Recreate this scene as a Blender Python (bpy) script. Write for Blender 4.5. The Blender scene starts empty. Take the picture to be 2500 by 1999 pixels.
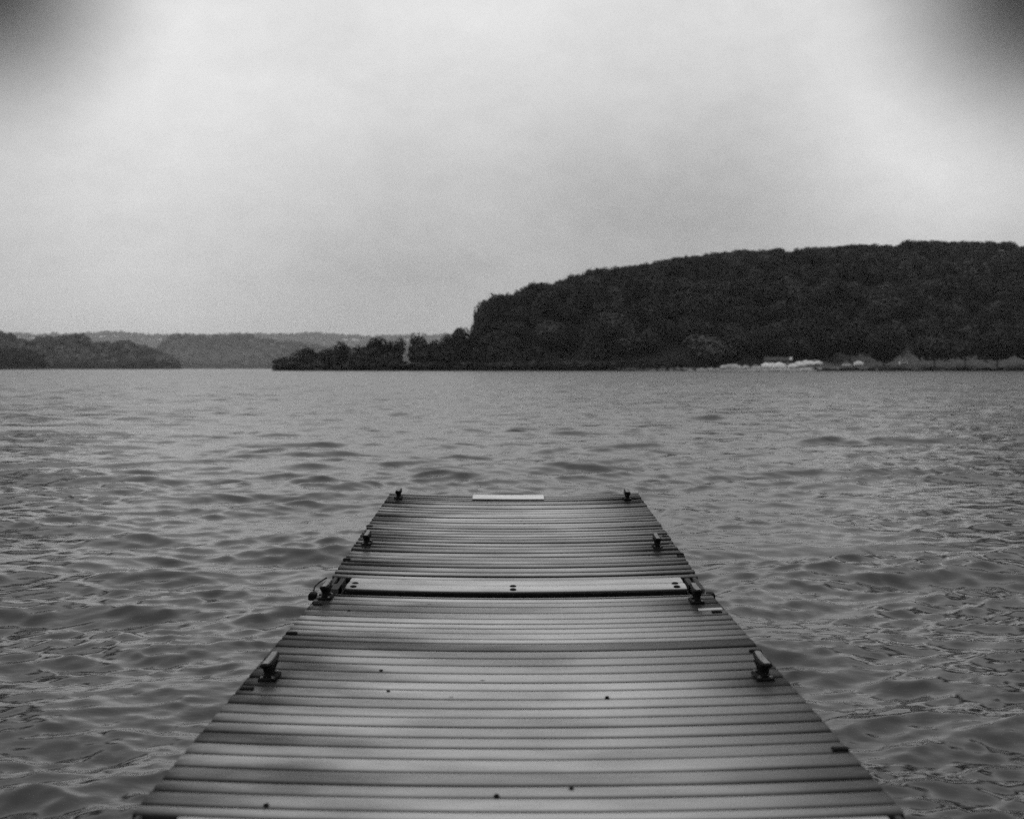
import bpy, math, random
import numpy as np
from mathutils import Vector, Matrix

R = math.radians
rnd = random.Random(7)
rng = np.random.default_rng(11)
sc = bpy.context.scene
col = sc.collection

# ------------------------------------------------------------------ camera
F = 2900.0            # focal length in photograph pixels (2500 px wide)
HOR = 900.0           # horizon line in the photograph
H = 1.45              # eye height above the water
cam_d = bpy.data.cameras.new("camera")
cam = bpy.data.objects.new("camera", cam_d)
col.objects.link(cam)
cam.location = (0, 0, H)
cam.rotation_euler = (R(90), 0, 0)
cam_d.sensor_width = 36.0
cam_d.lens = 36.0 * F / 2500.0
cam_d.shift_y = -(999.5 - HOR) / 2500.0
cam_d.clip_start = 0.05
cam_d.clip_end = 30000
cam_d.dof.use_dof = True
cam_d.dof.focus_distance = 6.6
cam_d.dof.aperture_fstop = 3.0
sc.camera = cam
sc.render.resolution_x, sc.render.resolution_y = 1024, 818
sc.view_settings.view_transform = 'Standard'
sc.view_settings.look = 'None'
sc.view_settings.exposure = 0.0
sc.view_settings.gamma = 1.0
sc.cycles.volume_bounces = 1
sc.cycles.max_bounces = 5
sc.cycles.use_denoising = False
sc.cycles.adaptive_threshold = .03
sc.cycles.adaptive_min_samples = 16

# ------------------------------------------------------------------ sky and light
SUN_EL, SUN_AZ = R(50), R(-118)      # azimuth from +Y towards +X
world = bpy.data.worlds.new("World")
sc.world = world
world.use_nodes = True
nt = world.node_tree
nt.nodes.clear()
def N(t, kind, **kw):
    n = t.nodes.new(kind)
    for k, v in kw.items():
        if k.startswith('i_'):
            n.inputs[k[2:]].default_value = v
        else:
            setattr(n, k, v)
    return n
def math_n(t, op, a, b=None, c=None):
    n = t.nodes.new('ShaderNodeMath'); n.operation = op
    for i, x in enumerate((a, b, c)):
        if x is None: continue
        if isinstance(x, (int, float)): n.inputs[i].default_value = x
        else: t.links.new(x, n.inputs[i])
    return n.outputs[0]
def maprange(t, v, a, b, c, d, smooth=True):
    n = t.nodes.new('ShaderNodeMapRange')
    n.interpolation_type = 'SMOOTHSTEP' if smooth else 'LINEAR'
    n.inputs[1].default_value, n.inputs[2].default_value = a, b
    n.inputs[3].default_value, n.inputs[4].default_value = c, d
    t.links.new(v, n.inputs[0])
    return n.outputs[0]
tc = N(nt, 'ShaderNodeTexCoord')
sky = N(nt, 'ShaderNodeTexSky')
sky.sky_type = 'NISHITA'; sky.sun_disc = False
sky.sun_elevation = SUN_EL; sky.sun_rotation = SUN_AZ
sky_bw = N(nt, 'ShaderNodeRGBToBW')
nt.links.new(sky.outputs[0], sky_bw.inputs[0])
direc = tc.outputs['Generated']
sep = N(nt, 'ShaderNodeSeparateXYZ'); nt.links.new(direc, sep.inputs[0])
# uneven overcast: soft large clouds
def cloud_noise(scale, detail, sz=2.2, off=0.0, dist=0.0):
    mp = N(nt, 'ShaderNodeMapping'); mp.inputs['Scale'].default_value = (1, 1, sz)
    mp.inputs['Location'].default_value = (off, off * .37, 0)
    nt.links.new(direc, mp.inputs[0])
    n = N(nt, 'ShaderNodeTexNoise'); n.inputs['Scale'].default_value = scale
    n.inputs['Detail'].default_value = detail; n.inputs['Distortion'].default_value = dist
    n.inputs['Roughness'].default_value = .5
    nt.links.new(mp.outputs[0], n.inputs[0])
    return n.outputs[0]
def blob(az, el, r0, r1, wob=None):
    c = (math.sin(R(az)) * math.cos(R(el)), math.cos(R(az)) * math.cos(R(el)), math.sin(R(el)))
    d = N(nt, 'ShaderNodeVectorMath'); d.operation = 'DOT_PRODUCT'
    nt.links.new(direc, d.inputs[0]); d.inputs[1].default_value = c
    ang = math_n(nt, 'ARCCOSINE', math_n(nt, 'MINIMUM', d.outputs['Value'], .999999))
    if wob is not None:
        ang = math_n(nt, 'MULTIPLY_ADD', wob, R(1.6), math_n(nt, 'SUBTRACT', ang, R(.8)))
    return maprange(nt, ang, R(r0), R(r1), 1, 0)
n1 = cloud_noise(2.6, 3, off=3.1)
n2 = cloud_noise(6.5, 5, off=1.3, dist=.3)
n3 = cloud_noise(3.5, 4, sz=1.3, off=5.3)
el = math_n(nt, 'ARCSINE', sep.outputs[2])
base = maprange(nt, el, R(4.0), R(17), .51, .80)
up = maprange(nt, el, R(22), R(60), 0, 1)
base = math_n(nt, 'MULTIPLY_ADD', up, .02, base)
v = math_n(nt, 'ADD', base, math_n(nt, 'MULTIPLY', math_n(nt, 'SUBTRACT', n1, .5), .12))
v = math_n(nt, 'ADD', v, math_n(nt, 'MULTIPLY', math_n(nt, 'SUBTRACT', n2, .5), .18))
n4 = cloud_noise(45, 8, sz=1.6, off=2.3)
v = math_n(nt, 'ADD', v, math_n(nt, 'MULTIPLY', math_n(nt, 'SUBTRACT', n4, .5), .10))
# brighter break in the cloud low on the left, and another low on the right
v = math_n(nt, 'MULTIPLY_ADD', blob(-17, 8.5, 0, 13), .19, v)
v = math_n(nt, 'MULTIPLY_ADD', blob(19.5, 9.5, 0, 9), .22, v)
v = math_n(nt, 'MULTIPLY_ADD', blob(-20, 1, 0, 12), .08, v)
v = math_n(nt, 'MULTIPLY_ADD', blob(-4, 18, 0, 14), .08, v)
v = math_n(nt, 'MULTIPLY_ADD', blob(8, 8.5, 1, 11), -.09, v)
# lens falloff darkened into the sky at both upper corners
k1 = blob(-24.6, 17.2, 0.8, 9.2)
k2 = blob(24.8, 17.0, 1.2, 10.2)
v = math_n(nt, 'MULTIPLY', v, math_n(nt, 'MULTIPLY_ADD', k1, -.97, 1))
v = math_n(nt, 'MULTIPLY', v, math_n(nt, 'MULTIPLY_ADD', k2, -.98, 1))
# the sky to the right is a little heavier than to the left
v = math_n(nt, 'MAXIMUM', v, .03)
vv = math_n(nt, 'MULTIPLY', v, 9.0)
mix = math_n(nt, 'MULTIPLY_ADD', sky_bw.outputs[0], .05, vv)
bg = N(nt, 'ShaderNodeBackground'); bg.inputs['Strength'].default_value = .10
out = N(nt, 'ShaderNodeOutputWorld')
nt.links.new(mix, bg.inputs['Color']); nt.links.new(bg.outputs[0], out.inputs[0])

sun_d = bpy.data.lights.new("sun", 'SUN')
sun_d.energy = 0.8; sun_d.angle = R(30); sun_d.color = (1, 1, 1)
sun = bpy.data.objects.new("sun", sun_d); col.objects.link(sun)
dv = Vector((math.sin(SUN_AZ) * math.cos(SUN_EL), math.cos(SUN_AZ) * math.cos(SUN_EL), math.sin(SUN_EL)))
sun.rotation_euler = dv.to_track_quat('Z', 'Y').to_euler()
sun.location = (0, 0, 50)

# ------------------------------------------------------------------ helpers
def W(px, py, Y):
    return Vector(((px - 1250) * Y / F, Y, H + (HOR - py) * Y / F))
def tag(o, label=None, cat=None, group=None, kind=None):
    if label: o['label'] = label
    if cat: o['category'] = cat
    if group: o['group'] = group
    if kind: o['kind'] = kind
    return o
def empty(name, loc=(0, 0, 0), rz=0):
    o = bpy.data.objects.new(name, None); col.objects.link(o)
    o.location = loc; o.rotation_euler = (0, 0, rz); o.empty_display_size = .2
    return o
def mesh_obj(name, verts, faces, mat, parent=None, smooth=False):
    me = bpy.data.meshes.new(name)
    me.from_pydata([tuple(v) for v in verts], [], [tuple(f) for f in faces])
    me.update()
    if smooth: me.polygons.foreach_set('use_smooth', [True] * len(me.polygons))
    o = bpy.data.objects.new(name, me); col.objects.link(o)
    if mat: me.materials.append(mat)
    if parent: o.parent = parent
    return o
def np_mesh(name, V, Q, mat, parent=None, smooth=False, attrs=None):
    V = np.asarray(V, np.float32); Q = np.asarray(Q, np.int32)
    me = bpy.data.meshes.new(name)
    me.vertices.add(len(V)); me.vertices.foreach_set('co', V.ravel())
    n = Q.shape[1]
    me.loops.add(Q.size); me.loops.foreach_set('vertex_index', Q.ravel())
    me.polygons.add(len(Q)); me.polygons.foreach_set('loop_start', np.arange(0, Q.size, n, dtype=np.int32))
    me.polygons.foreach_set('loop_total', np.full(len(Q), n, np.int32))
    if smooth: me.polygons.foreach_set('use_smooth', np.ones(len(Q), bool))
    me.update(calc_edges=True)
    for k, a in (attrs or {}).items():
        at = me.attributes.new(k, 'FLOAT', 'POINT'); at.data.foreach_set('value', np.asarray(a, np.float32))
    o = bpy.data.objects.new(name, me); col.objects.link(o)
    me.materials.append(mat)
    if parent: o.parent = parent
    return o
class MB:
    def __init__(s): s.v = []; s.f = []
    def add(s, vs, fs):
        b = len(s.v); s.v += [tuple(v) for v in vs]; s.f += [tuple(i + b for i in f) for f in fs]; return s
    def box(s, x0, x1, y0, y1, z0, z1, bev=0.0):
        if bev <= 0:
            vs = [(x, y, z) for z in (z0, z1) for x, y in ((x0, y0), (x1, y0), (x1, y1), (x0, y1))]
            return s.add(vs, [(3, 2, 1, 0), (4, 5, 6, 7), (0, 1, 5, 4), (1, 2, 6, 5), (2, 3, 7, 6), (3, 0, 4, 7)])
        b = bev
        rings = [(x0 + b, x1 - b, y0 + b, y1 - b, z0), (x0, x1, y0, y1, z0 + b), (x0, x1, y0, y1, z1 - b), (x0 + b, x1 - b, y0 + b, y1 - b, z1)]
        vs = []
        for a0, a1, b0, b1, z in rings: vs += [(a0, b0, z), (a1, b0, z), (a1, b1, z), (a0, b1, z)]
        fs = [(3, 2, 1, 0), (12, 13, 14, 15)]
        for r in range(3):
            for i in range(4): fs.append((r * 4 + i, r * 4 + (i + 1) % 4, r * 4 + 4 + (i + 1) % 4, r * 4 + 4 + i))
        return s.add(vs, fs)
    def loft(s, rings, closed=True, cap=True):
        n = len(rings[0]); vs = [p for r in rings for p in r]; fs = []
        for r in range(len(rings) - 1):
            for i in range(n if closed else n - 1):
                j = (i + 1) % n
                fs.append((r * n + i, r * n + j, (r + 1) * n + j, (r + 1) * n + i))
        if cap:
            fs.append(tuple(range(n))[::-1]); fs.append(tuple((len(rings) - 1) * n + i for i in range(n)))
        return s.add(vs, fs)
    def tube(s, pts, rad, n=8):
        rings = []
        pts = [Vector(p) for p in pts]
        for i, p in enumerate(pts):
            d = (pts[min(i + 1, len(pts) - 1)] - pts[max(i - 1, 0)]).normalized()
            a = d.orthogonal().normalized() if abs(d.z) > .9 else d.cross(Vector((0, 0, 1))).normalized()
            b = d.cross(a)
            r = rad[i] if isinstance(rad, (list, tuple)) else rad
            rings.append([p + (a * math.cos(t) + b * math.sin(t)) * r for t in [2 * math.pi * k / n for k in range(n)]])
        return s.loft(rings)
    def build(s, name, mat, parent=None, smooth=False):
        return mesh_obj(name, s.v, s.f, mat, parent, smooth)

def grey(v): return (v, v, v, 1)
def new_mat(name):
    m = bpy.data.materials.new(name); m.use_nodes = True
    t = m.node_tree; b = t.nodes['Principled BSDF']
    return m, t, b
def simple(name, v, rough=.7, var=.25, scale=3.0, spec=.3, metallic=0):
    m, t, b = new_mat(name)
    c = N(t, 'ShaderNodeTexCoord'); n = N(t, 'ShaderNodeTexNoise')
    n.inputs['Scale'].default_value = scale; n.inputs['Detail'].default_value = 5
    t.links.new(c.outputs['Object'], n.inputs[0])
    t.links.new(maprange(t, n.outputs[0], .3, .7, v * (1 - var), v * (1 + var)), b.inputs['Base Color'])
    b.inputs['Roughness'].default_value = rough
    b.inputs['Specular IOR Level'].default_value = spec
    b.inputs['Metallic'].default_value = metallic
    return m

# ------------------------------------------------------------------ materials
def foliage_mat(name, v):
    m, t, b = new_mat(name)
    g = N(t, 'ShaderNodeNewGeometry')
    c = N(t, 'ShaderNodeTexCoord'); n = N(t, 'ShaderNodeTexNoise'); n.inputs['Scale'].default_value = .09
    n.inputs['Detail'].default_value = 3
    t.links.new(c.outputs['Object'], n.inputs[0])
    a = maprange(t, n.outputs[0], .3, .7, v * .55, v * 1.4)
    a = math_n(t, 'MULTIPLY', a, maprange(t, g.outputs['Random Per Island'], 0, 1, .6, 1.4, False))
    tn_ = N(t, 'ShaderNodeAttribute'); tn_.attribute_name = 'tone'
    a = math_n(t, 'MULTIPLY', a, tn_.outputs['Fac'])
    t.links.new(a, b.inputs['Base Color'])
    b.inputs['Roughness'].default_value = .8
    b.inputs['Specular IOR Level'].default_value = .1
    return m
M_LEAF = foliage_mat('broadleaf_foliage', .021)
M_LEAF2 = foliage_mat('pale_foliage', .04)
M_LEAFD = foliage_mat('dark_foliage', .005)
M_LEAF3 = foliage_mat('haze_paled_foliage', .075)  # paler for the far shores: part of the haze is in the colour
M_BARK = simple('bark', .05, .9, .4, .8)
M_SOIL = simple('woodland_floor', .03, .95, .4, .05)

def ground_mat():
    m, t, b = new_mat('shore_ground')
    g = N(t, 'ShaderNodeNewGeometry'); sp = N(t, 'ShaderNodeSeparateXYZ'); t.links.new(g.outputs['Position'], sp.inputs[0])
    n = N(t, 'ShaderNodeTexNoise'); n.inputs['Scale'].default_value = .25; n.inputs['Detail'].default_value = 6
    t.links.new(g.outputs['Position'], n.inputs[0])
    at = N(t, 'ShaderNodeAttribute'); at.attribute_name = 'sand'
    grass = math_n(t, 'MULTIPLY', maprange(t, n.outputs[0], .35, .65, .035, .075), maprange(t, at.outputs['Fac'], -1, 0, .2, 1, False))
    sand = maprange(t, n.outputs[0], .35, .65, .12, .30)
    mx = N(t, 'ShaderNodeMix'); mx.data_type = 'FLOAT'
    mx.clamp_factor = True
    t.links.new(at.outputs['Fac'], mx.inputs[0]); t.links.new(grass, mx.inputs[2]); t.links.new(sand, mx.inputs[3])
    t.links.new(mx.outputs[0], b.inputs['Base Color'])
    b.inputs['Roughness'].default_value = .95; b.inputs['Specular IOR Level'].default_value = .1
    return m
M_GROUND = ground_mat()

def water_mat():
    m, t, b = new_mat('lake_water')
    b.inputs['Base Color'].default_value = grey(.004)
    b.inputs['IOR'].default_value = 1.52
    b.inputs['Specular IOR Level'].default_value = .5
    g = N(t, 'ShaderNodeNewGeometry')
    at = N(t, 'ShaderNodeAttribute'); at.attribute_name = 'coarse'
    t.links.new(maprange(t, at.outputs['Fac'], 0, 1, .08, .20, False), b.inputs['Roughness'])
    mp = N(t, 'ShaderNodeMapping'); mp.inputs['Scale'].default_value = (.55, 1, 1)
    t.links.new(g.outputs['Position'], mp.inputs[0])
    n1 = N(t, 'ShaderNodeTexNoise'); n1.inputs['Scale'].default_value = 14; n1.inputs['Detail'].default_value = 4
    n2 = N(t, 'ShaderNodeTexNoise'); n2.inputs['Scale'].default_value = .8; n2.inputs['Detail'].default_value = 5
    t.links.new(mp.outputs[0], n1.inputs[0]); t.links.new(mp.outputs[0], n2.inputs[0])
    b1 = N(t, 'ShaderNodeBump'); b1.inputs['Strength'].default_value = .5; b1.inputs['Distance'].default_value = .008
    b2 = N(t, 'ShaderNodeBump'); b2.inputs['Distance'].default_value = .7
    t.links.new(math_n(t, 'MULTIPLY', at.outputs['Fac'], .8), b2.inputs['Strength'])
    t.links.new(n1.outputs[0], b1.inputs['Height']); t.links.new(n2.outputs[0], b2.inputs['Height'])
    t.links.new(b1.outputs[0], b2.inputs['Normal'])
    t.links.new(b2.outputs[0], b.inputs['Normal'])
    return m
M_WATER = water_mat()

def deck_mat(name, lo=.10, hi=.30):
    m, t, b = new_mat(name)
    c = N(t, 'ShaderNodeTexCoord'); g = N(t, 'ShaderNodeNewGeometry')
    sp = N(t, 'ShaderNodeSeparateXYZ'); t.links.new(c.outputs['Object'], sp.inputs[0])
    tone = N(t, 'ShaderNodeAttribute'); tone.attribute_name = 'tone'
    stain = N(t, 'ShaderNodeAttribute'); stain.attribute_name = 'stain'
    # grain runs along the boards (X)
    mp = N(t, 'ShaderNodeMapping'); mp.inputs['Scale'].default_value = (1.2, 26, 26)
    t.links.new(c.outputs['Object'], mp.inputs[0])
    gr = N(t, 'ShaderNodeTexNoise'); gr.inputs['Scale'].default_value = 3; gr.inputs['Detail'].default_value = 6; gr.inputs['Distortion'].default_value = .6
    t.links.new(mp.outputs[0], gr.inputs[0])
    mp2 = N(t, 'ShaderNodeMapping'); mp2.inputs['Scale'].default_value = (.7, 1.7, 1)
    t.links.new(c.outputs['Object'], mp2.inputs[0])
    bl = N(t, 'ShaderNodeTexNoise'); bl.inputs['Scale'].default_value = 2.2; bl.inputs['Detail'].default_value = 5
    t.links.new(mp2.outputs[0], bl.inputs[0])
    # wet sky sheen and lens falloff painted into the colour: pale middle, dark edges
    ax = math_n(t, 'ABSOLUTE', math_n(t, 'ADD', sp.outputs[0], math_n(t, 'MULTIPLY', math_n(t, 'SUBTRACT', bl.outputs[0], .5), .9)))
    sheen_falloff = maprange(t, ax, .30, .98, hi, lo)
    a = math_n(t, 'MULTIPLY', sheen_falloff, tone.outputs['Fac'])
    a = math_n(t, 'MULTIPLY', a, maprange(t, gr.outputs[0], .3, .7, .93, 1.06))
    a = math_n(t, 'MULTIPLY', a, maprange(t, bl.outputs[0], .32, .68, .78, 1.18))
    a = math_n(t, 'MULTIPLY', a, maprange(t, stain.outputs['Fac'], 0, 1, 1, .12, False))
    # small dark knots
    vo = N(t, 'ShaderNodeTexVoronoi'); vo.inputs['Scale'].default_value = 3.2
    t.links.new(c.outputs['Object'], vo.inputs[0])
    a = math_n(t, 'MULTIPLY', a, maprange(t, vo.outputs['Distance'], .018, .035, .2, 1))
    t.links.new(a, b.inputs['Base Color'])
    t.links.new(maprange(t, bl.outputs[0], .32, .68, .5, .24), b.inputs['Roughness'])
    t.links.new(maprange(t, a, .02, .33, .03, .45, False), b.inputs['Specular IOR Level'])
    bp = N(t, 'ShaderNodeBump'); bp.inputs['Strength'].default_value = .35; bp.inputs['Distance'].default_value = .003
    t.links.new(gr.outputs[0], bp.inputs['Height']); t.links.new(bp.outputs[0], b.inputs['Normal'])
    return m
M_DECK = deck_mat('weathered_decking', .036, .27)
M_PALE = deck_mat('pale_new_lumber', .28, .34)
M_EDGE = simple('grimy_edge_board', .05, .7, .35, 3, .2)
M_IRON = simple('black_cleat_iron', .005, .7, .4, 30, .08)
M_GALV = simple('galvanised_metal', .16, .42, .3, 25, .5, .6)
M_FRAME = simple('dark_frame_timber', .03, .8, .3, 6)
M_FLOAT = simple('black_float_plastic', .015, .5, .2, 4)
M_HULL = simple('white_hull_paint', .75, .4, .06, .6)
M_COVER = simple('pale_boat_cover', .55, .8, .15, .8)
M_WALL = simple('grey_shed_boards', .05, .8, .2, .5)
M_ROOF = simple('grey_shed_roof', .035, .9, .2, .5)
M_GLASS = simple('dark_window_glass', .01, .15, .1, 1, .5)
M_COVERD = simple('dark_boat_cover', .12, .8, .2, .8)
M_STONE = simple('pale_shore_stone', .30, .9, .35, .6)
M_SIGN = simple('white_sign_board', .7, .6, .05, 1)

# ------------------------------------------------------------------ water: one sheet out to the horizon, real waves near by
def build_water():
    rs = [0.0, .5, .9, 1.2]
    r = 1.5
    while r < 480: rs.append(r); r *= 1.0038 if r > 2.2 else 1.02
    while r < 18000: rs.append(r); r *= 1.035
    rs = np.array(rs)
    th = np.concatenate([np.linspace(-R(32), R(32), 760), np.linspace(R(32), 2 * math.pi - R(32), 110)[1:-1]])
    nr, nc = len(rs), len(th)
    Rr, Th = np.meshgrid(rs, th, indexing='ij')
    X = (Rr * np.sin(Th)).astype(np.float32); Y = (Rr * np.cos(Th)).astype(np.float32)
    dr = np.gradient(rs)[:, None] * np.ones((1, nc)); dth = np.gradient(th)[None, :] * Rr
    sp = np.maximum(dr, np.abs(dth)).astype(np.float32)
    g = np.random.default_rng(21)
    n = 280
    lam = np.exp(g.uniform(math.log(.075), math.log(2.8), n))
    lam.sort()
    # gust patches: slow modulation of the chop
    mod = np.ones_like(X)
    for _ in range(22):
        l = math.exp(g.uniform(math.log(2.5), math.log(40))); a = g.uniform(0, math.pi * 2)
        mod += .075 * np.sin((X * math.cos(a) + Y * math.sin(a) * 1.8) * 2 * math.pi / l + g.uniform(0, 6.28)).astype(np.float32)
    mod = np.clip(mod, .4, 2.2)
    Z = np.zeros_like(X); DX = np.zeros_like(X); DY = np.zeros_like(X)
    var = 0
    for l in lam:
        k = 2 * math.pi / l
        spread = .45 if l > .5 else .62
        ang = -math.pi / 2 + R(8) + g.normal(0, spread)
        w8 = (1.0 if l < .7 else .82 if l < 1.6 else .65) * (1 if l > .25 else 1.35)
        slope = .178 * math.sqrt(2 / n) * w8 * g.uniform(.6, 1.4)
        a = slope / k
        cx, cy = math.cos(ang), math.sin(ang)
        nrow = int(np.searchsorted(sp[:, nc // 4], l / 2.0)) + 1
        ph = (k * (cx * X[:nrow] + cy * Y[:nrow]) + g.uniform(0, 6.283)).astype(np.float32)
        fl = np.clip((l / sp[:nrow] - 2.0) / 2, 0, 1)
        s, c = np.sin(ph), np.cos(ph)
        am = (a * fl * mod[:nrow]).astype(np.float32)
        Z[:nrow] += am * s
        DX[:nrow] += am * cx * c * .6; DY[:nrow] += am * cy * c * .6
    coarse = np.clip(np.log(np.maximum(Rr, 1) / 14) / math.log(300 / 14), 0, 1)
    V = np.stack([X + DX, Y + DY, Z], -1).reshape(-1, 3)
    i = np.arange(nr - 1)[:, None]; j = np.arange(nc)[None, :]
    a = i * nc + j; b = i * nc + (j + 1) % nc
    Q = np.stack([a, a + nc, b + nc, b], -1).reshape(-1, 4)
    Q = Q[nc:]     # drop the degenerate centre ring
    fan = [tuple(range(nc, 2 * nc))]
    o = np_mesh('water', V, Q[:, ::-1], M_WATER, smooth=True, attrs={'coarse': coarse.ravel()})
    tag(o, kind='structure')
build_water()
lb = MB(); lb.box(-18500, 18500, -18500, 18500, -3.2, -3.0); tag(lb.build('lake_bed', M_SOIL), kind='structure')

# ------------------------------------------------------------------ floating dock
DX0 = .015           # dock centre line
HW = .915            # half width
SAG = .02
def sag(x): return -SAG * (1 - min(1.0, (x / HW) ** 2))

def planks(edges, tones, mat, name, parent, thick=.036, z_off=0.0, x0=-HW, x1=HW, gap=.006, stains=(), wav=.004, groove=None):
    """one mesh: boards lying across the dock between successive distances"""
    V = []; Q = []; T = []; S = []
    nx = 46
    for bi in range(len(edges) - 1):
        ya, yb = sorted((edges[bi], edges[bi + 1]))
        g0 = gap * rnd.uniform(.7, 1.5)
        ya += g0 / 2; yb -= g0 / 2
        cup = rnd.uniform(.0005, .0035)
        dz = rnd.uniform(-.0022, .0022); tw = rnd.uniform(-.0022, .0022)
        ph = rnd.uniform(0, 6.28); wv = rnd.uniform(.3, 1) * wav
        ej = 0 if groove else .0015
        e0, e1 = x0 + rnd.uniform(-ej, ej), x1 + rnd.uniform(-ej, ej)
        if groove: wv *= .25
        bv = .004
        dep = bv * 1.3
        if groove:
            ya -= g0 / 2; yb += g0 / 2; bv = groove * rnd.uniform(.8, 1.2); dep = .0042; dz *= .2; tw *= .3; cup *= .4
        prof = [(ya, -thick), (ya, -dep), (ya + bv, 0), ((ya * 3 + yb) / 4, cup * .75), ((ya + yb) / 2, cup), ((ya + yb * 3) / 4, cup * .75), (yb - bv, 0), (yb, -dep), (yb, -thick)]
        base = len(V); n = len(prof)
        for ix in range(nx + 1):
            x = e0 + (e1 - e0) * ix / nx
            for (y, z) in prof:
                yy = y + (0 if groove else .0025) * math.sin(x * 3.1 + ph)
                zz = z + z_off + sag(x) + dz + tw * x / HW + wv * .4 * math.sin(x * 4.3 + ph * 1.7)
                V.append((x, yy, zz))
                T.append(tones[bi])
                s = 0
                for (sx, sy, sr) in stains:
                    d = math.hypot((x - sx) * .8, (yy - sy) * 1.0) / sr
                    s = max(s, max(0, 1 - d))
                if z < -.0038: s = 1.0  # board sides and grooves painted dark as shade in the gaps
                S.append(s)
        for ix in range(nx):
            for k in range(n):
                k2 = (k + 1) % n
                Q.append((base + ix * n + k, base + (ix + 1) * n + k, base + (ix + 1) * n + k2, base + ix * n + k2))
        # end caps as quads
        for ix, flip in ((0, False), (nx, True)):
            o = base + ix * n
            for q in ((0, 1, 7, 8), (1, 2, 6, 7), (2, 3, 5, 6), (3, 4, 5, 5)):
                qq = [o + i for i in q]
                if q[2] == q[3]: continue
                Q.append(tuple(qq if flip else qq[::-1]))
    return np_mesh(name, V, Q, mat, parent, attrs={'tone': T, 'stain': S})

def make_cleat(parent, x, y, z, rz=0, s=1.0):
    """dock cleat: bolted flange, waisted twin legs, long horn bar lying along the dock"""
    m = MB()
    L, hgt = .095 * s, .062 * s
    m.box(-.030 * s, .030 * s, -.052 * s, .052 * s, -.004, .008 * s, .003)          # flange
    for yy in (-.026 * s, .026 * s):                                                # legs, flaring to the top
        rings = []
        for t, wx, wy in ((0, .020, .018), (.2, .013, .014), (.6, .018, .016), (1, .027, .024)):
            zz = .006 * s + t * (hgt - .014 * s - .004)
            rings.append([(wx * s * math.cos(a), yy + wy * s * math.sin(a), zz) for a in [k * math.pi / 4 for k in range(8)]])
        m.loft(rings)
    rings = []                                                                      # horn
    for t in [-1, -.93, -.7, -.35, 0, .35, .7, .93, 1]:
        w = (.023 - .007 * abs(t) ** 2) * s * (.55 if abs(t) == 1 else 1)
        h = (.0095 - .002 * abs(t)) * s * (.6 if abs(t) == 1 else 1)
        zc = hgt - .008 * s + .007 * s * t * t
        rings.append([(w * math.cos(a), L * t, zc + h * math.sin(a)) for a in [k * math.pi / 5 for k in range(10)]])
    m.loft(rings)
    o = m.build('cleat', M_IRON, parent, smooth=True)
    o.location = (x, y, z); o.rotation_euler = (0, 0, rz)
    for dx, dy in ((-.019, -.042), (.019, -.042), (-.019, .042), (.019, .042)):
        b = MB(); b.tube([(dx * s, dy * s, .0065 * s), (dx * s, dy * s, .013 * s)], .006 * s, 6)
        b.build('bolt', M_GALV, o)
    # pale top strip of the horn
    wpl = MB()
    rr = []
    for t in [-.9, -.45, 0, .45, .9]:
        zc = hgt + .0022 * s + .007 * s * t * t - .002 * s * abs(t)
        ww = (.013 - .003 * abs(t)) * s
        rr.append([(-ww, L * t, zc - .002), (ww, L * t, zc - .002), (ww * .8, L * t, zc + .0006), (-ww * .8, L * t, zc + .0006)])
    wpl.loft(rr); wpl.build('pale_top', M_GALV, o)
    return o

def bolt(parent, x, y, z, r=.016, h=.007):
    b = MB()
    rings = [[(x + q * math.cos(a), y + q * math.sin(a), z + hh) for a in [k * math.pi / 5 for k in range(10)]] for q, hh in ((r, -.002), (r, h * .6), (r * .7, h))]
    b.loft(rings)
    return b.build('bolt', M_IRON, parent, smooth=False)

ZN = H - 1.0517                       # deck edge height above the water, near section
# ---- near section: top at ZN, boards from just behind the camera's feet to the joint
gy = [1462, 1471, 1482, 1496.5, 1510.4, 1522.6, 1534, 1546, 1560, 1570, 1589, 1606.5, 1625, 1644, 1665, 1685, 1706, 1728, 1751, 1773.5, 1799.6, 1825, 1852.5, 1884.4, 1916, 1945.7, 1979]
near_d = [F * (1.0517 + SAG) / (y - HOR) for y in gy]
near_d = [5.56] + near_d
ext = F * (1.0517 + SAG) / (2004 - HOR)
near_d.append(ext)
tn = [1.0, 1.2, .8, .85, 1.15, 1.2, 1.15, 1.2, 1.25, 1.2, .33, .8, .85, .85, 1.0, 1.35, 1.35, 1.15, 1.05, .9, 1.0, .95, 1.0, 1.2, .85, 1.05, 1.15, 1.3]
near = empty('dock_section', (DX0, 0, ZN))
tag(near, 'near dock section of grey weathered cross boards, filling the foreground', 'dock', 'floating dock sections')
NC = [(658.5, 1657, -1), (1862, 1656, 1), (796, 1462, -1), (1700, 1470, 1)]
def near_xy(px, py):
    d = F * 1.058 / (py - HOR)
    return (px - 1250) * d / F - DX0, d
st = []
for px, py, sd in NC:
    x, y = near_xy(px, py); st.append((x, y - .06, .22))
decking = planks(near_d, tn[:len(near_d) - 1], M_DECK, 'decking', near, stains=st, groove=.015)
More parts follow.
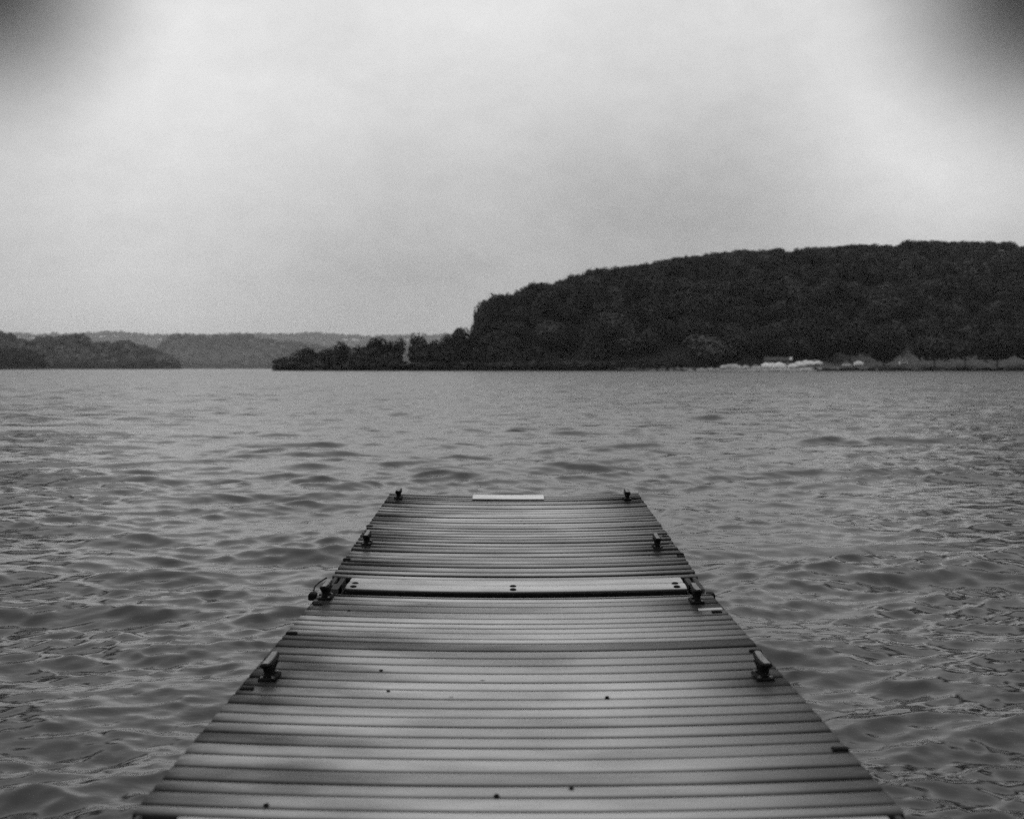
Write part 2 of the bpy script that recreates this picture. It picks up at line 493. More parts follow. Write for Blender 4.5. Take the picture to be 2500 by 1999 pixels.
# a pale board lies across the near end, then more boards behind the viewer
p2 = planks([ext - .004, ext - .19], [1.0], M_PALE, 'pale_board', near, x0=-.80, x1=.87, wav=.001)
p2['label'] = 'pale new board across the near end'
more = [ext - .20 - .1 * i for i in range(18)]
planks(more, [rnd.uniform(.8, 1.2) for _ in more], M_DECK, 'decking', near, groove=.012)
YN0 = more[-1]
fr = MB()
for sx in (-1, 1):
    fr.box(sx * (HW - .06) - .019, sx * (HW - .06) + .019, YN0, 5.53, -.22, -.040)
for x in (-.4, 0, .4): fr.box(x - .019, x + .019, YN0, 5.53, -.19, -.062)
fr.box(-HW + .05, HW - .05, 5.46, 5.50, -.20, -.064)
fr.build('frame', M_FRAME, near)
for sx in (-1, 1):
    f = MB(); f.box(min(sx * (HW - .024), sx * (HW - .008)), max(sx * (HW - .024), sx * (HW - .008)), YN0, 5.575, -.19, -.006, .003)
    f.build('side_board', M_EDGE, near)
for y in (1.3, 3.3, 5.0):
    for sx in (-1, 1):
        f = MB(); f.box(sx * .52 - .28, sx * .52 + .28, y - .42, y + .42, -.62, -.225, .03); f.build('float', M_FLOAT, near)
for px, py, sd in NC:
    x, y = near_xy(px, py)
    make_cleat(near, x, y, sag(x) + .003, 0)
# scupper slots / bolt heads along the edges
for x, y in ((-.895, 5.30), (.885, 5.135), (.905, 4.42), (.905, 3.28), (-.9, 3.9), (-.905, 4.72)):
    x -= math.copysign(.014, x)
    b = MB(); b.box(x - .022, x + .022, y - .010, y + .012, -.004 + sag(x), .008 + sag(x), .003); b.build('edge_bracket', M_IRON, near)
for px, py in ((1212, 1941), (1395, 1925), (930, 1640), (948, 1690), (852, 1497), (650, 1973), (1482, 1703)):
    d = F * 1.07 / (py - HOR); x = (px - 1250) * d / F - DX0
    b = MB(); b.tube([(x, d, sag(x) - .002), (x, d, sag(x) + .0045)], [.008, .006], 7); b.build('nail', M_IRON, near)

# pale short strip and dark slot by the right cleat
sl = planks([5.185, 5.235], [1.0], M_PALE, 'pale_strip', near, z_off=.006, x0=.80, x1=.905, thick=.01)
sl['label'] = 'short pale strip beside the right cleat'

# ---- far section, tilting up away from the viewer
TL = .0417
def far_z(y): return (y - 5.88) * TL
far = empty('dock_section', (DX0, 5.88, H - 1.041))
far.rotation_euler = (math.atan(TL), 0, 0)
tag(far, 'far dock section tilted up, with two wide pale boards at its near joint', 'dock', 'floating dock sections')
fy = [1208.5, 1212.3, 1217.4, 1221.2, 1225.8, 1231, 1235.5, 1240.3, 1246.1, 1251.6, 1257.5, 1263.3, 1270, 1275.4, 1282.8, 1289, 1295, 1302.6, 1309.7, 1315.4, 1323.3, 1331, 1339.6, 1347.9, 1357.3, 1366.2, 1374.9, 1383.8, 1395.5, 1405.3, 1415]
fd = [F * (1.041 + 5.88 * TL + .015) / (y - HOR + F * TL) - 5.88 for y in fy]
tf = [.85, .7, .75, .7, .7, 1.2, 1.25, 1.2, 1.1, 1.15, 1.05, 1.1, 1.1, 1.1, 1.0, 1.1, 1.0, 1.1, 1.1, .65, .9, .95, .8, .9, .9, .8, .7, .95, .9, 1.0]
def far_xy(px, py):
    d = F * (1.041 + 5.88 * TL + .004) / (py - HOR + F * TL)
    return (px - 1250) * d / F - DX0, d - 5.88
FC = [(973.4, 1216), (1531, 1218.5), (896, 1328), (1604, 1335)]
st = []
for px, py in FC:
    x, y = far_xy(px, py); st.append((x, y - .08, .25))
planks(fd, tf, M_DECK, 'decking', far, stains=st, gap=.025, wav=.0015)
p = planks([fd[-1] - .025, fd[-1] - .145, fd[-1] - .27], [1.0, 1.04], M_PALE, 'pale_board', far, z_off=.008, thick=.014, x0=-.81, x1=.82, gap=.004, wav=.002)
p['label'] = 'two wide pale boards over the joint'
b = MB()
b.loft([[(x, fd[-1] - .285, sag(x) - .10), (x, fd[-1] - .2725, sag(x) - .10), (x, fd[-1] - .2725, sag(x) + .001), (x, fd[-1] - .285, sag(x) + .001)] for x in np.linspace(-.80, .81, 21)])
b.build('joint_shadow_strip', M_IRON, far)  # added black strip, stands in for the shadow line below the pale boards
# darker ends beside the pale boards: short blocks with open slots between
for sx in (-1, 1):
    b = MB()
    b.box(min(sx * .905, sx * .885), max(sx * .905, sx * .885), fd[-1] - .26, fd[-1] - .012, -.05, -.004)
    b.box(min(sx * .845, sx * .868), max(sx * .845, sx * .868), fd[-1] - .26, fd[-1] - .012, -.05, -.004)
    b.box(min(sx * .905, sx * .845), max(sx * .905, sx * .845), fd[-1] - .265, fd[-1] - .15, -.048, -.001)
    o = b.build('end_block', M_FRAME, far)
    for (bx, by) in ((sx * .775, fd[-1] - .175), (sx * .775, fd[-1] - .245)):
        bolt(far, bx, by, .010 + sag(bx))
for by in (-.175, -.245): bolt(far, -.01, fd[-1] + by, .010 - SAG)
ep = planks([fd[0] - .24, fd[0] - .04], [1.7], M_PALE, 'end_board', far, z_off=.012, x0=-.30, x1=.215, thick=.014, wav=0)
ep['label'] = 'short pale board at the far end'
fr = MB()
for sx in (-1, 1):
    fr.box(sx * (HW - .06) - .019, sx * (HW - .06) + .019, fd[-1] - .26, fd[0] - .01, -.22, -.040)
for x in (-.4, 0, .4): fr.box(x - .019, x + .019, fd[-1] - .26, fd[0] - .03, -.19, -.062)
fr.box(-HW + .05, HW - .05, fd[0] - .05, fd[0] - .012, -.21, -.064)
ul = MB(); ul.box(-HW + .028, HW - .028, fd[-1] - .01, fd[0] - .06, -.0600, -.0575); ul.build('gap_shade_sheet', M_IRON, far)  # added black sheet, so the gaps between boards look shaded
fr.build('frame', M_FRAME, far)
for sx in (-1, 1):
    f = MB(); f.box(min(sx * (HW - .024), sx * (HW - .008)), max(sx * (HW - .024), sx * (HW - .008)), fd[-1] + .0, fd[0] + .02, -.19, -.006, .003)
    f.build('side_board', M_EDGE, far)
for y in (.3, 2.2):
    for sx in (-1, 1):
        f = MB(); f.box(sx * .52 - .28, sx * .52 + .28, y - .42, y + .42, -.70, -.225, .03); f.build('float', M_FLOAT, far)
for px, py in FC:
    x, y = far_xy(px, py)
    make_cleat(far, x, y, sag(x) + .003, 0, .92)
for x, y in ((-.9, .48), (.895, 1.15), (-.9, 1.5), (.905, .62), (.9, .55)):
    b = MB(); b.box(x - .02, x + .02, y - .012, y + .012, -.004, .007, .003); b.build('edge_bracket', M_IRON, far)
# hinge hardware hanging off both sides of the joint
for sx in (-1, 1):
    m = MB()
    xc = .95 if sx < 0 else .917
    m.box(sx * xc - .018, sx * xc + .018, -.33, -.28, -.03, .004, .006)
    if sx < 0: m.tube([(-.95, -.29, .0), (-.955, -.22, .012), (-.945, -.14, .016), (-.925, -.05, .018)], .0035, 6)
    m.tube([(sx * .90, -.31, -.02), (sx * (xc + .02), -.31, -.02)], .008, 7)
    m.build('hinge', M_IRON, far)

# ------------------------------------------------------------------ terrain and woods
def interp(tab):
    xs, ys = zip(*tab)
    return lambda x: np.interp(x, xs, ys)
S_HILL = interp([(1120, 905), (1160, 800), (1166, 770), (1169, 752), (1178, 730), (1204, 719), (1249, 713), (1275, 700), (1301, 688), (1327, 685), (1353, 691), (1379, 674), (1425, 664), (1451, 654), (1490, 651), (1555, 644), (1593, 637), (1639, 628), (1684, 624), (1749, 615), (1801, 609), (1847, 611), (1905, 604), (1925, 611), (1964, 604), (2042, 599), (2113, 594), (2197, 598), (2210, 585), (2230, 583), (2256, 589), (2288, 585), (2353, 589), (2464, 589), (2500, 600), (2700, 612), (3000, 640)])
S_MID = interp([(-500, 800), (0, 806), (26, 814), (39, 822), (62, 824), (75, 832), (94, 819), (114, 819), (136, 822), (162, 814), (205, 814), (214, 829), (221, 842), (240, 832), (256, 830), (273, 838), (292, 830), (312, 829), (325, 835), (357, 842), (373, 848), (406, 862), (432, 880), (445, 900)])
S_NEARL = interp([(-500, 850), (0, 845), (60, 850), (90, 858), (105, 882), (112, 903)])
S_FAR = interp([(-700, 850), (215, 872), (330, 868), (380, 848), (405, 826), (425, 810), (500, 813), (560, 813), (580, 809), (610, 811), (630, 818), (700, 828), (800, 840), (950, 850), (1400, 860)])
S_VFAR = interp([(-900, 800), (200, 810), (280, 803), (350, 812), (500, 812), (700, 809), (780, 808), (850, 814), (960, 815), (1060, 812), (1600, 800)])

# leafy crown template: leaf clumps scattered over several lobes
def crown_template(seed, nq, size, lobes=7, tall=1.0):
    g = np.random.default_rng(seed)
    c = g.normal(0, 1, (lobes, 3)); c /= np.linalg.norm(c, axis=1)[:, None]
    c *= g.uniform(.25, .55, (lobes, 1)); c[:, 2] = c[:, 2] * .8
    rad = g.uniform(.38, .60, lobes)
    c = np.vstack([c, [[0, 0, 0]]]); rad = np.append(rad, .68)
    li = g.integers(0, len(c), nq)
    d = g.normal(0, 1, (nq, 3)); d /= np.linalg.norm(d, axis=1)[:, None]
    rr = rad[li] * g.uniform(.88, 1.05, nq)
    P = c[li] + d * rr[:, None]
    P[:, 2] *= tall
    nrm = d + np.array([0, 0, .15]) + g.normal(0, .25, (nq, 3)); nrm /= np.linalg.norm(nrm, axis=1)[:, None]
    a = np.cross(nrm, g.normal(0, 1, (nq, 3))); a /= np.linalg.norm(a, axis=1)[:, None]
    b = np.cross(nrm, a)
    s = (size * g.uniform(.6, 1.35, nq))[:, None]
    k = g.uniform(.6, 1.0, (nq, 4, 1))
    V = np.stack([P - a * s * k[:, 0], P - b * s * k[:, 1] * .8, P + a * s * k[:, 2], P + b * s * k[:, 3] * .8], 1)
    return V.astype(np.float32)      # nq,4,3, unit radius
TEMPL = [crown_template(100 + i, 480, .14, 6 + i % 4, 1.0 + .12 * (i % 3)) for i in range(9)]
TEMPL_FAR = [crown_template(300 + i, 110, .26, 6, 1.0) for i in range(6)]
def wood_mesh(name, trees, mat, templ=TEMPL):
    """trees: (x, y, zbase, height, radius) - crowns reach down near the ground"""
    parts = []; tones = []
    for (x, y, z, h, r) in trees:
        T = templ[rnd.randrange(len(templ))]
        a = rnd.uniform(0, 6.283); ca, sa = math.cos(a), math.sin(a)
        Rm = np.array([[ca, sa, 0], [-sa, ca, 0], [0, 0, 1]], np.float32)
        ry = h * .46
        V = T.reshape(-1, 3) @ Rm * np.array([r, r, ry], np.float32)
        V = V + np.array([x, y, z + h - ry * 1.0], np.float32)
        parts.append(V); tones.append(np.full(len(V), rnd.choice((.45, .7, .8, 1, 1.2, 1.7)) * rnd.uniform(.85, 1.15)))
    V = np.concatenate(parts)
    Q = np.arange(len(V), dtype=np.int32).reshape(-1, 4)
    return np_mesh(name, V, Q, mat, attrs={'tone': np.concatenate(tones)})

def strip_terrain(name, px0, px1, npx, Ys, zfun, mat, sandfun=None):
    pxs = np.linspace(px0, px1, npx); V = []; S = []
    for Yv in Ys:
        for p in pxs:
            X = (p - 1250) * Yv / F
            V.append((X, Yv, zfun(p, Yv))); S.append(sandfun(p, Yv) if sandfun else 0)
    Q = []
    for i in range(len(Ys) - 1):
        for j in range(npx - 1):
            a = i * npx + j; Q.append((a, a + 1, a + npx + 1, a + npx))
    return tag(np_mesh(name, V, Q, mat, smooth=True, attrs={'sand': S}), kind='structure')

# --- right shore and wooded hill
def shore_y(p): return 800 + 12 * math.sin(p * .011) + 5 * math.sin(p * .037) - 6 * math.exp(-((p - 1900) / 160) ** 2)
def hill_ridge_y(p): return float(np.interp(p, [600, 1150, 1400, 2500, 3000], [900, 930, 1010, 1260, 1300]))
def ground_right(p, Yv):
    sy = shore_y(p)
    t = Yv - sy
    lawn = -.8 + 1.0 * min(1, max(0, t / 3.5)) + 3.6 * min(2.2, max(0, (t - 6) / 50)) * float(np.interp(p, [600, 1300, 1720, 1900, 2100, 2500], [.35, .4, .9, 1.2, 1.4, 1.8]))
    lawn += .25 * math.sin(p * .05 + Yv * .1) * min(1, max(0, t / 10))
    yr = hill_ridge_y(p); y0 = sy + float(np.interp(p, [1950, 2060], [60, 112]))
    top = H + (HOR - float(S_HILL(p))) * yr / F - 12
    rise = max(0.0, top - float(np.interp(p, [1300, 2100, 2500], [6, 11, 14]))) * float(np.interp(p, [1150, 1185], [0, 1]))
    q = (Yv - y0) / (yr - y0)
    if q < 0: return lawn
    if q <= 1: return lawn + rise * math.sin(q * math.pi / 2) ** 1.05
    return lawn + rise * max(.2, math.cos(min(1.3, (q - 1) * .8)))
def sand_right(p, Yv):
    t = Yv - shore_y(p)
    s = float(np.interp(p, [1480, 1600, 1720, 1980, 2060, 2200, 2500], [0, .5, 1, 1, .25, .1, 0]))
    s *= float(np.interp(t, [0, 22, 34], [1, .9, 0]))
    path = .55 * float(np.interp(p, [2290, 2330, 2450, 2480], [0, 1, 1, 0])) * float(np.interp(abs(t - 22 + (p - 2330) * .09), [3, 7], [1, 0]))
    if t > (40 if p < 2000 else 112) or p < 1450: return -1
    return max(s, path)
Ys = [760, 785, 792, 796, 799, 802, 805, 808, 811, 815, 820, 826, 833, 841, 850, 860, 872, 886, 903, 925, 950, 980, 1015, 1055, 1100, 1150, 1200, 1260, 1330, 1420, 1540]
strip_terrain('shore', 655, 2950, 340, Ys, lambda p, y: (ground_right(p, y) if p > 668 else -1.5), M_GROUND, sand_right)

trees = []
def top_py(z, h, Y): return HOR - (z + h - H) * F / Y
# ridge line trees
p = 1172.0
while p < 2880:
    for k in range(4):
        Yv = hill_ridge_y(p) * rnd.uniform(.95, 1.0)
        r = rnd.uniform(4.5, 8.5); h = rnd.uniform(12, 17)
        if p < 1200: r = 6
        pp = p + rnd.uniform(-6, 6)
        z = ground_right(pp, Yv)
        goal = H + (HOR - float(S_HILL(pp)) - rnd.uniform(-1, 7) * (min(k, 2) + .3)) * Yv / F
        h2 = goal - z
        if h2 < 8: continue
        trees.append(((pp - 1250) * Yv / F, Yv, z, h2, r))
        trees.append(((pp - 1250) * Yv / F, Yv + 6, z, h2 * .7, r * 1.3))
    p += 11
# slopes
cnt = 0
while cnt < 850:
    pp = rnd.uniform(1150, 2880); Yv = rnd.uniform(0, 1) ** .9 * 430 + 850
    if Yv > hill_ridge_y(pp) * 1.0: continue
    if Yv < shore_y(pp) + (112 if pp > 2040 else 58 if pp > 1650 else 18): continue
    r = rnd.choice((7, 9, 11, 13)) * rnd.uniform(.85, 1.15); h = rnd.uniform(13, 24)
    z = ground_right(pp, Yv)
    tp = top_py(z, h, Yv)
    dp = r * F / Yv * .7
    if tp < max(S_HILL(pp - dp), S_HILL(pp + dp)) - 1:
        h *= .8; tp = top_py(z, h, Yv)
        if tp < max(S_HILL(pp - dp), S_HILL(pp + dp)) - 1: continue
    trees.append(((pp - 1250) * Yv / F, Yv, z, h, r)); cnt += 1
# steep left flank of the hill wood
for (pp, tpy) in [(1176, 742), (1172, 766), (1174, 790), (1180, 752), (1186, 735), (1178, 812), (1184, 775), (1192, 800), (1190, 760), (1196, 745), (1172, 830), (1184, 840), (1200, 780), (1160, 800), (1152, 812), (1164, 826), (1150, 838), (1158, 850), (1140, 846), (1144, 862), (1130, 852), (1166, 860), (1178, 870), (1196, 850)]:
    Yv = rnd.uniform(880, 925); r = 5.0
    goal = H + (HOR - tpy) * Yv / F
    trees.append(((pp - 1250) * Yv / F, Yv, max(0, goal - 16), min(16, goal), r))
wood = wood_mesh('hillside_wood', trees, M_LEAF)
tag(wood, 'dense dark broadleaf wood covering the long hill on the right', 'wood', kind='stuff')

# --- bushes fringing the shore (uncountable)
bush = []
for i in range(520):
    pp = rnd.uniform(678, 2880)
    if 1700 < pp < 1990: continue
    t = rnd.uniform(2, 9) if pp > 1165 else rnd.uniform(2, 30)
    h = rnd.uniform(1.3, 3.0) if pp > 1990 else rnd.uniform(3, 8)
    if pp > 1500 and pp <= 1700: h = rnd.uniform(.8, 2)
    if 985 < pp < 1000: h = 2
    Yv = shore_y(pp) + t
    bush.append(((pp - 1250) * Yv / F, Yv, max(0, ground_right(pp, Yv)) - .4, h, h * rnd.uniform(.7, 1.4)))
for i in range(70):
    pp = rnd.uniform(700, 1165)
    if 972 < pp < 1012: continue
    Yv = shore_y(pp) + rnd.uniform(10, 40); h = rnd.uniform(.5, .95) * max(6, (900 - float(np.interp(pp, [700, 740, 830, 915, 970, 1020, 1100, 1165], [872, 852, 836, 826, 846, 815, 812, 810]))) * .285)
    bush.append(((pp - 1250) * Yv / F, Yv, 0, h, h * rnd.uniform(.35, .5)))
for i in range(60):
    pp = rnd.uniform(1150, 1700); Yv = shore_y(pp) + rnd.uniform(14, 26); h = rnd.uniform(5, 9)
    bush.append(((pp - 1250) * Yv / F, Yv, max(0, ground_right(pp, Yv)) - .4, h, h * .6))
tag(wood_mesh('shore_bushes', bush, M_LEAF, TEMPL_FAR), 'low dark scrub fringing the far waterline', 'scrub', kind='stuff')

# --- single trees one can tell apart
def limb_trunk(m, h, r0, crown_z, cr, g):
    m.tube([(0, 0, -.5), (g.uniform(-.1, .1), g.uniform(-.1, .1), h * .25), (g.uniform(-.3, .3), g.uniform(-.3, .3), h * .55), (g.uniform(-.5, .5), g.uniform(-.5, .5), h * .85)], [r0 * 1.3, r0, r0 * .7, r0 * .25], 8)
    for k in range(6):
        a = k * 1.05 + g.uniform(-.3, .3); z0 = h * g.uniform(.3, .6)
        L = cr * g.uniform(.5, .8)
        m.tube([(0, 0, z0), (math.cos(a) * L * .5, math.sin(a) * L * .5, z0 + L * .45), (math.cos(a) * L, math.sin(a) * L, z0 + L * .8)], [r0 * .45, r0 * .28, r0 * .08], 6)
def single_tree(px, top, wpx, Y, label, clear=.15, mat=M_LEAF, group=None, base_py=None, nq=1100, seed=0, cat='tree', tall=None):
    g = random.Random(seed)
    X = (px - 1250) * Y / F
    if px > 2040: Y -= 14; clear *= .75; wpx *= 1.1
    zb = max(.1, ground_right(px, Y)) if base_py is None else H + (HOR - base_py) * Y / F
    ztop = H + (HOR - top) * Y / F
    h = ztop - zb; cr = wpx / 2 * Y / F * 1.25
    root = empty('broadleaf_tree', (X, Y, zb), g.uniform(0, 6))
    tag(root, label, cat, group)
    m = MB(); limb_trunk(m, h, max(.22, h * .018), 0, cr, g); m.build('trunk', M_BARK, root)
    T = crown_template(900 + seed, nq, .105, 9, 1.0)
    rz = h * (1 - clear) / 2
    V = T.reshape(-1, 3) * np.array([cr * 1.02, cr * 1.02, rz * 1.0])
    V[:, 2] += h - rz * 1.02
    np_mesh('crown', V, np.arange(len(V)).reshape(-1, 4), mat, root, attrs={'tone': np.full(len(V), g.uniform(.85, 1.15))})
    return root
PT = [
 (698, 866, 62, 842, 'lowest rounded tree at the left tip of the wooded point', .02, M_LEAF),
 (746, 842, 58, 838, 'low dome of a tree, second from the left tip of the point', .03, M_LEAF),
 (796, 845, 56, 840, 'low tree just left of the tall square-topped dark tree', .03, M_LEAF),
 (836, 822, 46, 832, 'tall square-topped dark tree standing left of centre on the point', .03, M_LEAFD),
 (879, 828, 50, 836, 'dark tree filling the dip between two taller ones on the point', .03, M_LEAFD),
 (916, 809, 52, 834, 'dark tree with a small knob top, highest left of the gap', .03, M_LEAFD),
 (955, 823, 54, 832, 'dark spreading tree directly left of the bright gap', .05, M_LEAFD),
 (977, 813, 26, 1010, 'small pale distant tree peeping over the left side of the gap', .3, M_LEAF2),
 (1024, 796, 46, 836, 'tree leaning over the right side of the bright gap', .06, M_LEAF),
 (1062, 815, 44, 842, 'lower tree between the gap tree and the domed tree', .03, M_LEAF),
 (1094, 804, 44, 848, 'ragged tree beside the left shoulder of the domed tree', .03, M_LEAF),
 (1127, 779, 62, 838, 'high domed tree at the foot of the hill wood', .03, M_LEAFD),
 (1725, 802, 108, 846, 'wide round pale tree above the boulders, left of the boats', .10, M_LEAF2),
 (1872, 800, 90, 876, 'tall dark tree rising behind the shed', .08, M_LEAFD),
 (1975, 790, 95, 872, 'tall dark tree behind the right end of the boats', .10, M_LEAFD),
 (2062, 800, 90, 866, 'dark tree between the boats and the lone round tree', .12, M_LEAFD),
 (2142, 810, 78, 822, 'lone round dark tree on the lawn right of the boats', .08, M_LEAFD),
 (2264, 803, 96, 832, 'broad round tree second from the lone round tree', .08, M_LEAF),
 (2338, 822, 52, 842, 'small tree between the broad round tree and the wide one', .15, M_LEAF),
 (2415, 800, 110, 836, 'wide spreading tree with bare trunks over the sloping lawn', .17, M_LEAFD),
 (2492, 792, 100, 838, 'dark tree cut by the right edge of the picture', .15, M_LEAFD),
]
for i, (px, top, w, Y, lab, clr, mt) in enumerate(PT):
    single_tree(px, top, w, Y, lab, clr, mt, 'single trees along the far shore', seed=i + (60 if i == 11 else 0), nq=1300 if w > 50 else 900)

# --- left shores fading into the mist
def back_shore(name, px0, px1, Y0, depth, S, rise_to, label, seed, th=(10, 16), ragpx=5, templ=TEMPL, mat=M_LEAF):
    def gz(p, Yv):
        q = (Yv - Y0) / depth
        topz = H + (HOR - float(S(p))) * (Y0 + depth) / F - th[0]
        topz = max(1, (topz - 5 * (Y0 + depth) / F) * rise_to)
        return -1 + 2.0 * min(1, max(0, q * 20)) + topz * min(1, max(0, q)) ** .8
    Ysl = [Y0 - 10] + [Y0 + depth * t for t in (0, .03, .08, .2, .4, .6, .8, 1, 1.3)]
    strip_terrain(name + '_shore', px0, px1, 90, Ysl, lambda p, y: gz(p, min(y, Y0 + depth)), M_SOIL)
    tr = []
    step = max(5.5, 6.5 * (F / Y0))
    p = px0
    while p < px1:
        rag = rnd.uniform(0, 1) ** 1.5 * ragpx - 1
        for q in (.02, .06, rnd.uniform(.1, .9), rnd.uniform(.1, .9), rnd.uniform(.5, .95), .97, 1):
            Yv = Y0 + depth * min(1, q * rnd.uniform(.9, 1.1)) + (5 if q < .1 else 0)
            z = gz(p, Yv)
            goal = H + (HOR - float(S(p)) - (rag if q > .9 else rnd.uniform(2, 9))) * Yv / F
            h = rnd.uniform(*th)
            if q < .1:
                h = min(h, goal - z)
            elif q > .9:
                h = min(goal - z, th[1] * 1.4)
            h = min(h, goal - z)
            if h < 2: continue
            tr.append(((p - 1250) * Yv / F + rnd.uniform(-3, 3), Yv, z, h, h * rnd.uniform(.38, .6)))
        p += step * rnd.uniform(.7, 1.3)
    o = wood_mesh(name, tr, mat, templ)
    tag(o, label, 'wood', kind='stuff')
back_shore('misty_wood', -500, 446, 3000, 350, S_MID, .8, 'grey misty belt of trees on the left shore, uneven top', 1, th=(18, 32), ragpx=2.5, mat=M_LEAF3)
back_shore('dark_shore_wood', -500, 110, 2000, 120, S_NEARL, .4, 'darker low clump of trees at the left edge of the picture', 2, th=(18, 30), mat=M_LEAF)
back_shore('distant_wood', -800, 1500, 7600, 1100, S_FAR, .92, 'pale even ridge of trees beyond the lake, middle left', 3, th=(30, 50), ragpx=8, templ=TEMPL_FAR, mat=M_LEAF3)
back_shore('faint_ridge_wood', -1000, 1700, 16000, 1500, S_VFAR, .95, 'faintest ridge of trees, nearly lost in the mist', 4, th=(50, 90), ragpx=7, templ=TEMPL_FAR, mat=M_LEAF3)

# ------------------------------------------------------------------ landing: boats, boulders, shed
def make_boat(px, py, Y, L, label, covered=True, rz=0.0, upside=False, group='boats drawn up on the landing'):
    X = (px - 1250) * Y / F
    z = max(.02, ground_right(px, Y))
    if py: z = H + (HOR - py) * Y / F
    L *= 1.05
    root = empty('covered_boat' if covered else 'white_boat', (X, Y, z), rz)
    tag(root, label, 'boat', group)
    m = MB(); Bm = L * .17; D = L * .24
    def ring(t):
        w = Bm * (1 - max(0, t) ** 2.4 * .97) * (1 if t > -.9 else .94)
        sh = D * (.95 + .25 * max(0, t) ** 2)
        keel = D * .1 * max(0, t) ** 2
        return [(t * L / 2, -w, sh), (t * L / 2, -w * .92, sh * .55), (t * L / 2, -w * .45, keel + D * .12), (t * L / 2, 0, keel), (t * L / 2, w * .45, keel + D * .12), (t * L / 2, w * .92, sh * .55), (t * L / 2, w, sh)]
    m.loft([ring(t) for t in (-1, -.7, -.3, .1, .5, .8, 1)])
    m.build('hull', M_HULL, root)
    if covered:
        c = MB(); rr = []
        for t, hh in ((-.98, .30), (-.6, .75), (-.2, 1.05), (.15, 1.0), (.5, .6), (.92, .22)):
            w = Bm * (1 - max(0, t) ** 2.4 * .97) * 1.03; sh = D * (.96 + .25 * max(0, t) ** 2)
            rr.append([(t * L / 2, -w, sh), (t * L / 2, -w * .6, sh + D * hh * .7), (t * L / 2, 0, sh + D * hh), (t * L / 2, w * .6, sh + D * hh * .7), (t * L / 2, w, sh)])
        c.loft(rr); c.build('cover', M_COVERD if int(px) % 3 == 1 else M_COVER, root)
    else:
        for t in (-.5, 0, .4):
            c = MB(); c.box(t * L / 2 - .15, t * L / 2 + .15, -Bm * .85, Bm * .85, D * .97, D * 1.03)
            c.build('thwart', M_COVER, root)
    return root
B = [(1846, 829, 5.6, True, 'covered boat at the left end of the row on the landing', .1),
     (1872, 831, 7.4, True, 'second covered boat from the left, in front of the shed', -.1),
     (1904, 829, 8.6, True, 'long covered boat in front of the shed door', .05),
     (1934, 833, 6.2, True, 'covered boat just right of the shed', 3.1),
     (1958, 836, 6.0, True, 'covered boat fourth from the right of the row', .1),
     (1977, 838, 6.6, True, 'second covered boat from the right end of the front row', 3.0),
     (1998, 836, 6.0, True, 'covered boat at the right end of the row', .1)]
B += [(1886, 841, 6.0, True, 'covered boat of the back row, left of the shed middle', .1),
      (1950, 845, 6.4, True, 'covered boat of the back row, right of the notice board', 3.0),
      (1968, 848, 6.0, True, 'highest boat of the back row', .2),
      (1990, 846, 6.2, True, 'right end boat of the back row', .1)]
for px, Y, L, cv, lab, rz in B: make_boat(px, None, Y, L, lab, cv, rz)
make_boat(1967, None, 803, 6.0, 'bright white boat alone at the water edge, below the row', False, .15, group='open boats at the water edge')
make_boat(1896, None, 803, 5.8, 'white boat half way along the beach, low at the water', False, -.1, group='open boats at the water edge')
make_boat(1921, None, 804, 4.0, 'small white boat close beside the half way one', False, .3, group='open boats at the water edge')
make_boat(2206, None, 838, 6.5, 'covered boat on the lawn between two round trees', True, .3, group='boats on the lawn')
make_boat(2068, None, 832, 6.0, 'covered boat on the lawn right of the landing', True, 0, group='boats on the lawn')
make_boat(2096, None, 833, 6.5, 'covered boat on the lawn left of the lone round tree', True, 3.1, group='boats on the lawn')

def boulder(px, Y, s, label, seed):
    g = np.random.default_rng(seed)
    X = (px - 1250) * Y / F; z = max(0, ground_right(px, Y))
    nu, nv = 12, 7; V = []
    k = g.uniform(.75, 1.25, (nv + 1, nu))
    for i in range(nv + 1):
        ph = math.pi * i / nv
        for j in range(nu):
            t = 2 * math.pi * j / nu; r = s * (1 if i in (0, nv) else k[i, j])
            V.append((r * math.sin(ph) * math.cos(t) * 1.2, r * math.sin(ph) * math.sin(t), r * math.cos(ph) * .75 + s * .35))
    Q = []
    for i in range(nv):
        for j in range(nu):
            a = i * nu + j; b = i * nu + (j + 1) % nu
            Q.append((a, a + nu, b + nu, b))
    o = np_mesh('boulder', V, Q, M_STONE); o.location = (X, Y, z)
    return tag(o, label, 'boulder', 'boulders left of the boats')
words = ['leftmost low boulder at the start of the pile', 'second boulder of the pile, small', 'boulder left of the tall pair in the pile', 'left boulder of the tall pale pair', 'right boulder of the tall pale pair', 'boulder behind the tall pale pair', 'boulder right of the tall pair', 'rightmost boulder, nearest the boats']
for i, (px, Y, s) in enumerate([(1712, 812, 1.3), (1734, 814, 1.6), (1752, 812, 1.3), (1768, 822, 2.6), (1795, 822, 2.9), (1782, 830, 2.6), (1808, 818, 1.8), (1822, 826, 2.2)]):
    boulder(px, Y, s, words[i], i)

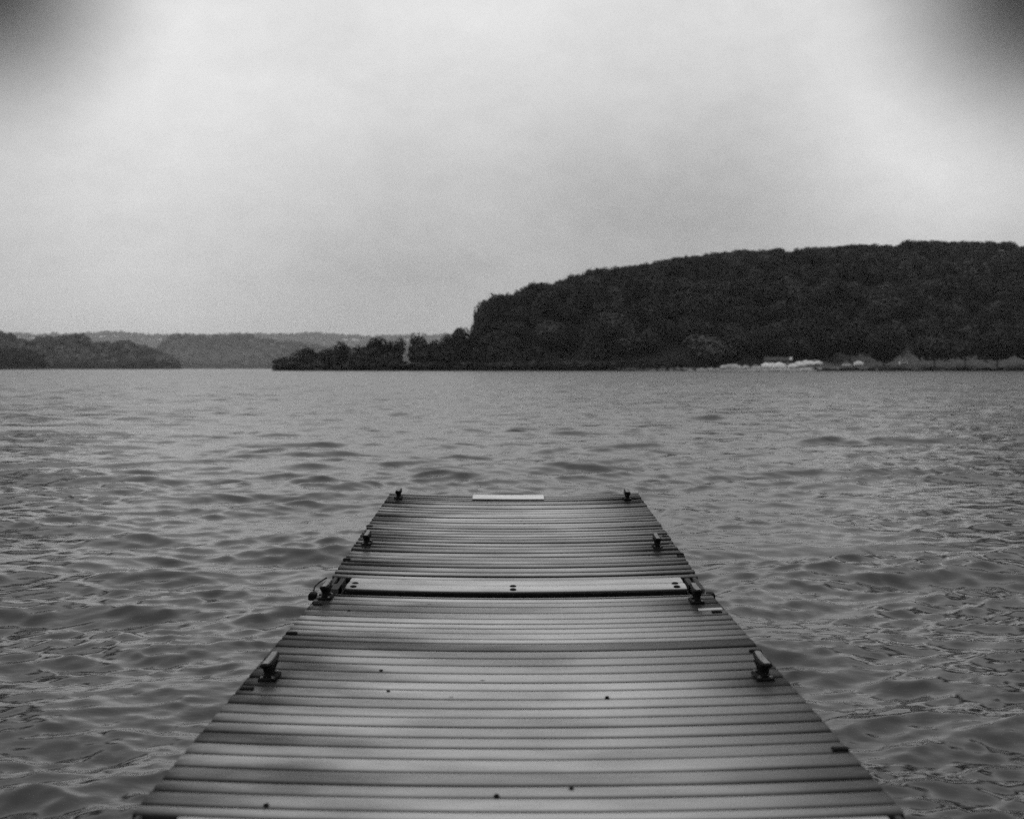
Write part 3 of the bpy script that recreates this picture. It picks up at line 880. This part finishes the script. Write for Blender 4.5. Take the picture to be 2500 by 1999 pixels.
def shed():
    Y = 848; X = (1898 - 1250) * Y / F; z = ground_right(1898, Y)
    r = empty('boat_shed', (X, Y, z)); tag(r, 'low grey boat shed with a pitched roof behind the row of boats', 'shed')
    w, d, h = 9.5, 4.0, 4.2
    b = MB(); b.box(-w, w, -d, d, -1, h); b.build('wall', M_WALL, r)
    m = MB(); e = .5
    m.add([(-w - e, -d - e, h - .1), (w + e, -d - e, h - .1), (w + e, 0, h + 2.6), (-w - e, 0, h + 2.6), (w + e, d + e, h - .1), (-w - e, d + e, h - .1),
           (-w - e, -d - e, h + .1), (w + e, -d - e, h + .1), (w + e, 0, h + 2.85), (-w - e, 0, h + 2.85), (w + e, d + e, h + .1), (-w - e, d + e, h + .1)],
          [(6, 7, 8, 9), (9, 8, 10, 11), (0, 3, 2, 1), (3, 5, 4, 2), (0, 1, 7, 6), (4, 5, 11, 10), (1, 2, 8, 7), (2, 4, 10, 8), (3, 0, 6, 9), (5, 3, 9, 11)])
    m.build('roof', M_ROOF, r)
    for x in (-6.5, 6.5):
        f = MB(); f.box(x - .9, x + .9, -d - .06, -d + .02, 1.4, 2.8); ff = f.build('window', M_SIGN, r)
        g = MB(); g.box(x - .75, x + .75, -d - .10, -d - .05, 1.55, 2.65); g.build('pane', M_GLASS, ff)
    dd = MB(); dd.box(-2.2, 2.2, -d - .08, -d + .02, -.2, 3.2); dd.build('door', M_FRAME, r)
shed()
sg = empty('notice_board', W(1931, 884, 838)); sg.location.z = ground_right(1931, 838)
tag(sg, 'white notice board on a tall post above the row of boats', 'notice board')
m = MB(); m.tube([(0, 0, -.5), (0, 0, 6.6)], .10, 8); m.build('post', M_FRAME, sg)
m = MB(); m.box(-1.0, 1.0, -.17, -.10, 5.6, 7.3); m.build('board', M_SIGN, sg)

# ------------------------------------------------------------------ haze over the lake
m = bpy.data.materials.new('lake_haze'); m.use_nodes = True
t = m.node_tree; t.nodes.clear()
pv = N(t, 'ShaderNodeVolumePrincipled'); pv.inputs['Color'].default_value = grey(.9)
pv.inputs['Density'].default_value = 3.2e-5; pv.inputs['Anisotropy'].default_value = .2
o = N(t, 'ShaderNodeOutputMaterial'); t.links.new(pv.outputs[0], o.inputs['Volume'])
hz = MB(); hz.box(-19500, 19500, -19500, 19500, -4.2, 640); hz = hz.build('haze', m)
tag(hz, kind='stuff')
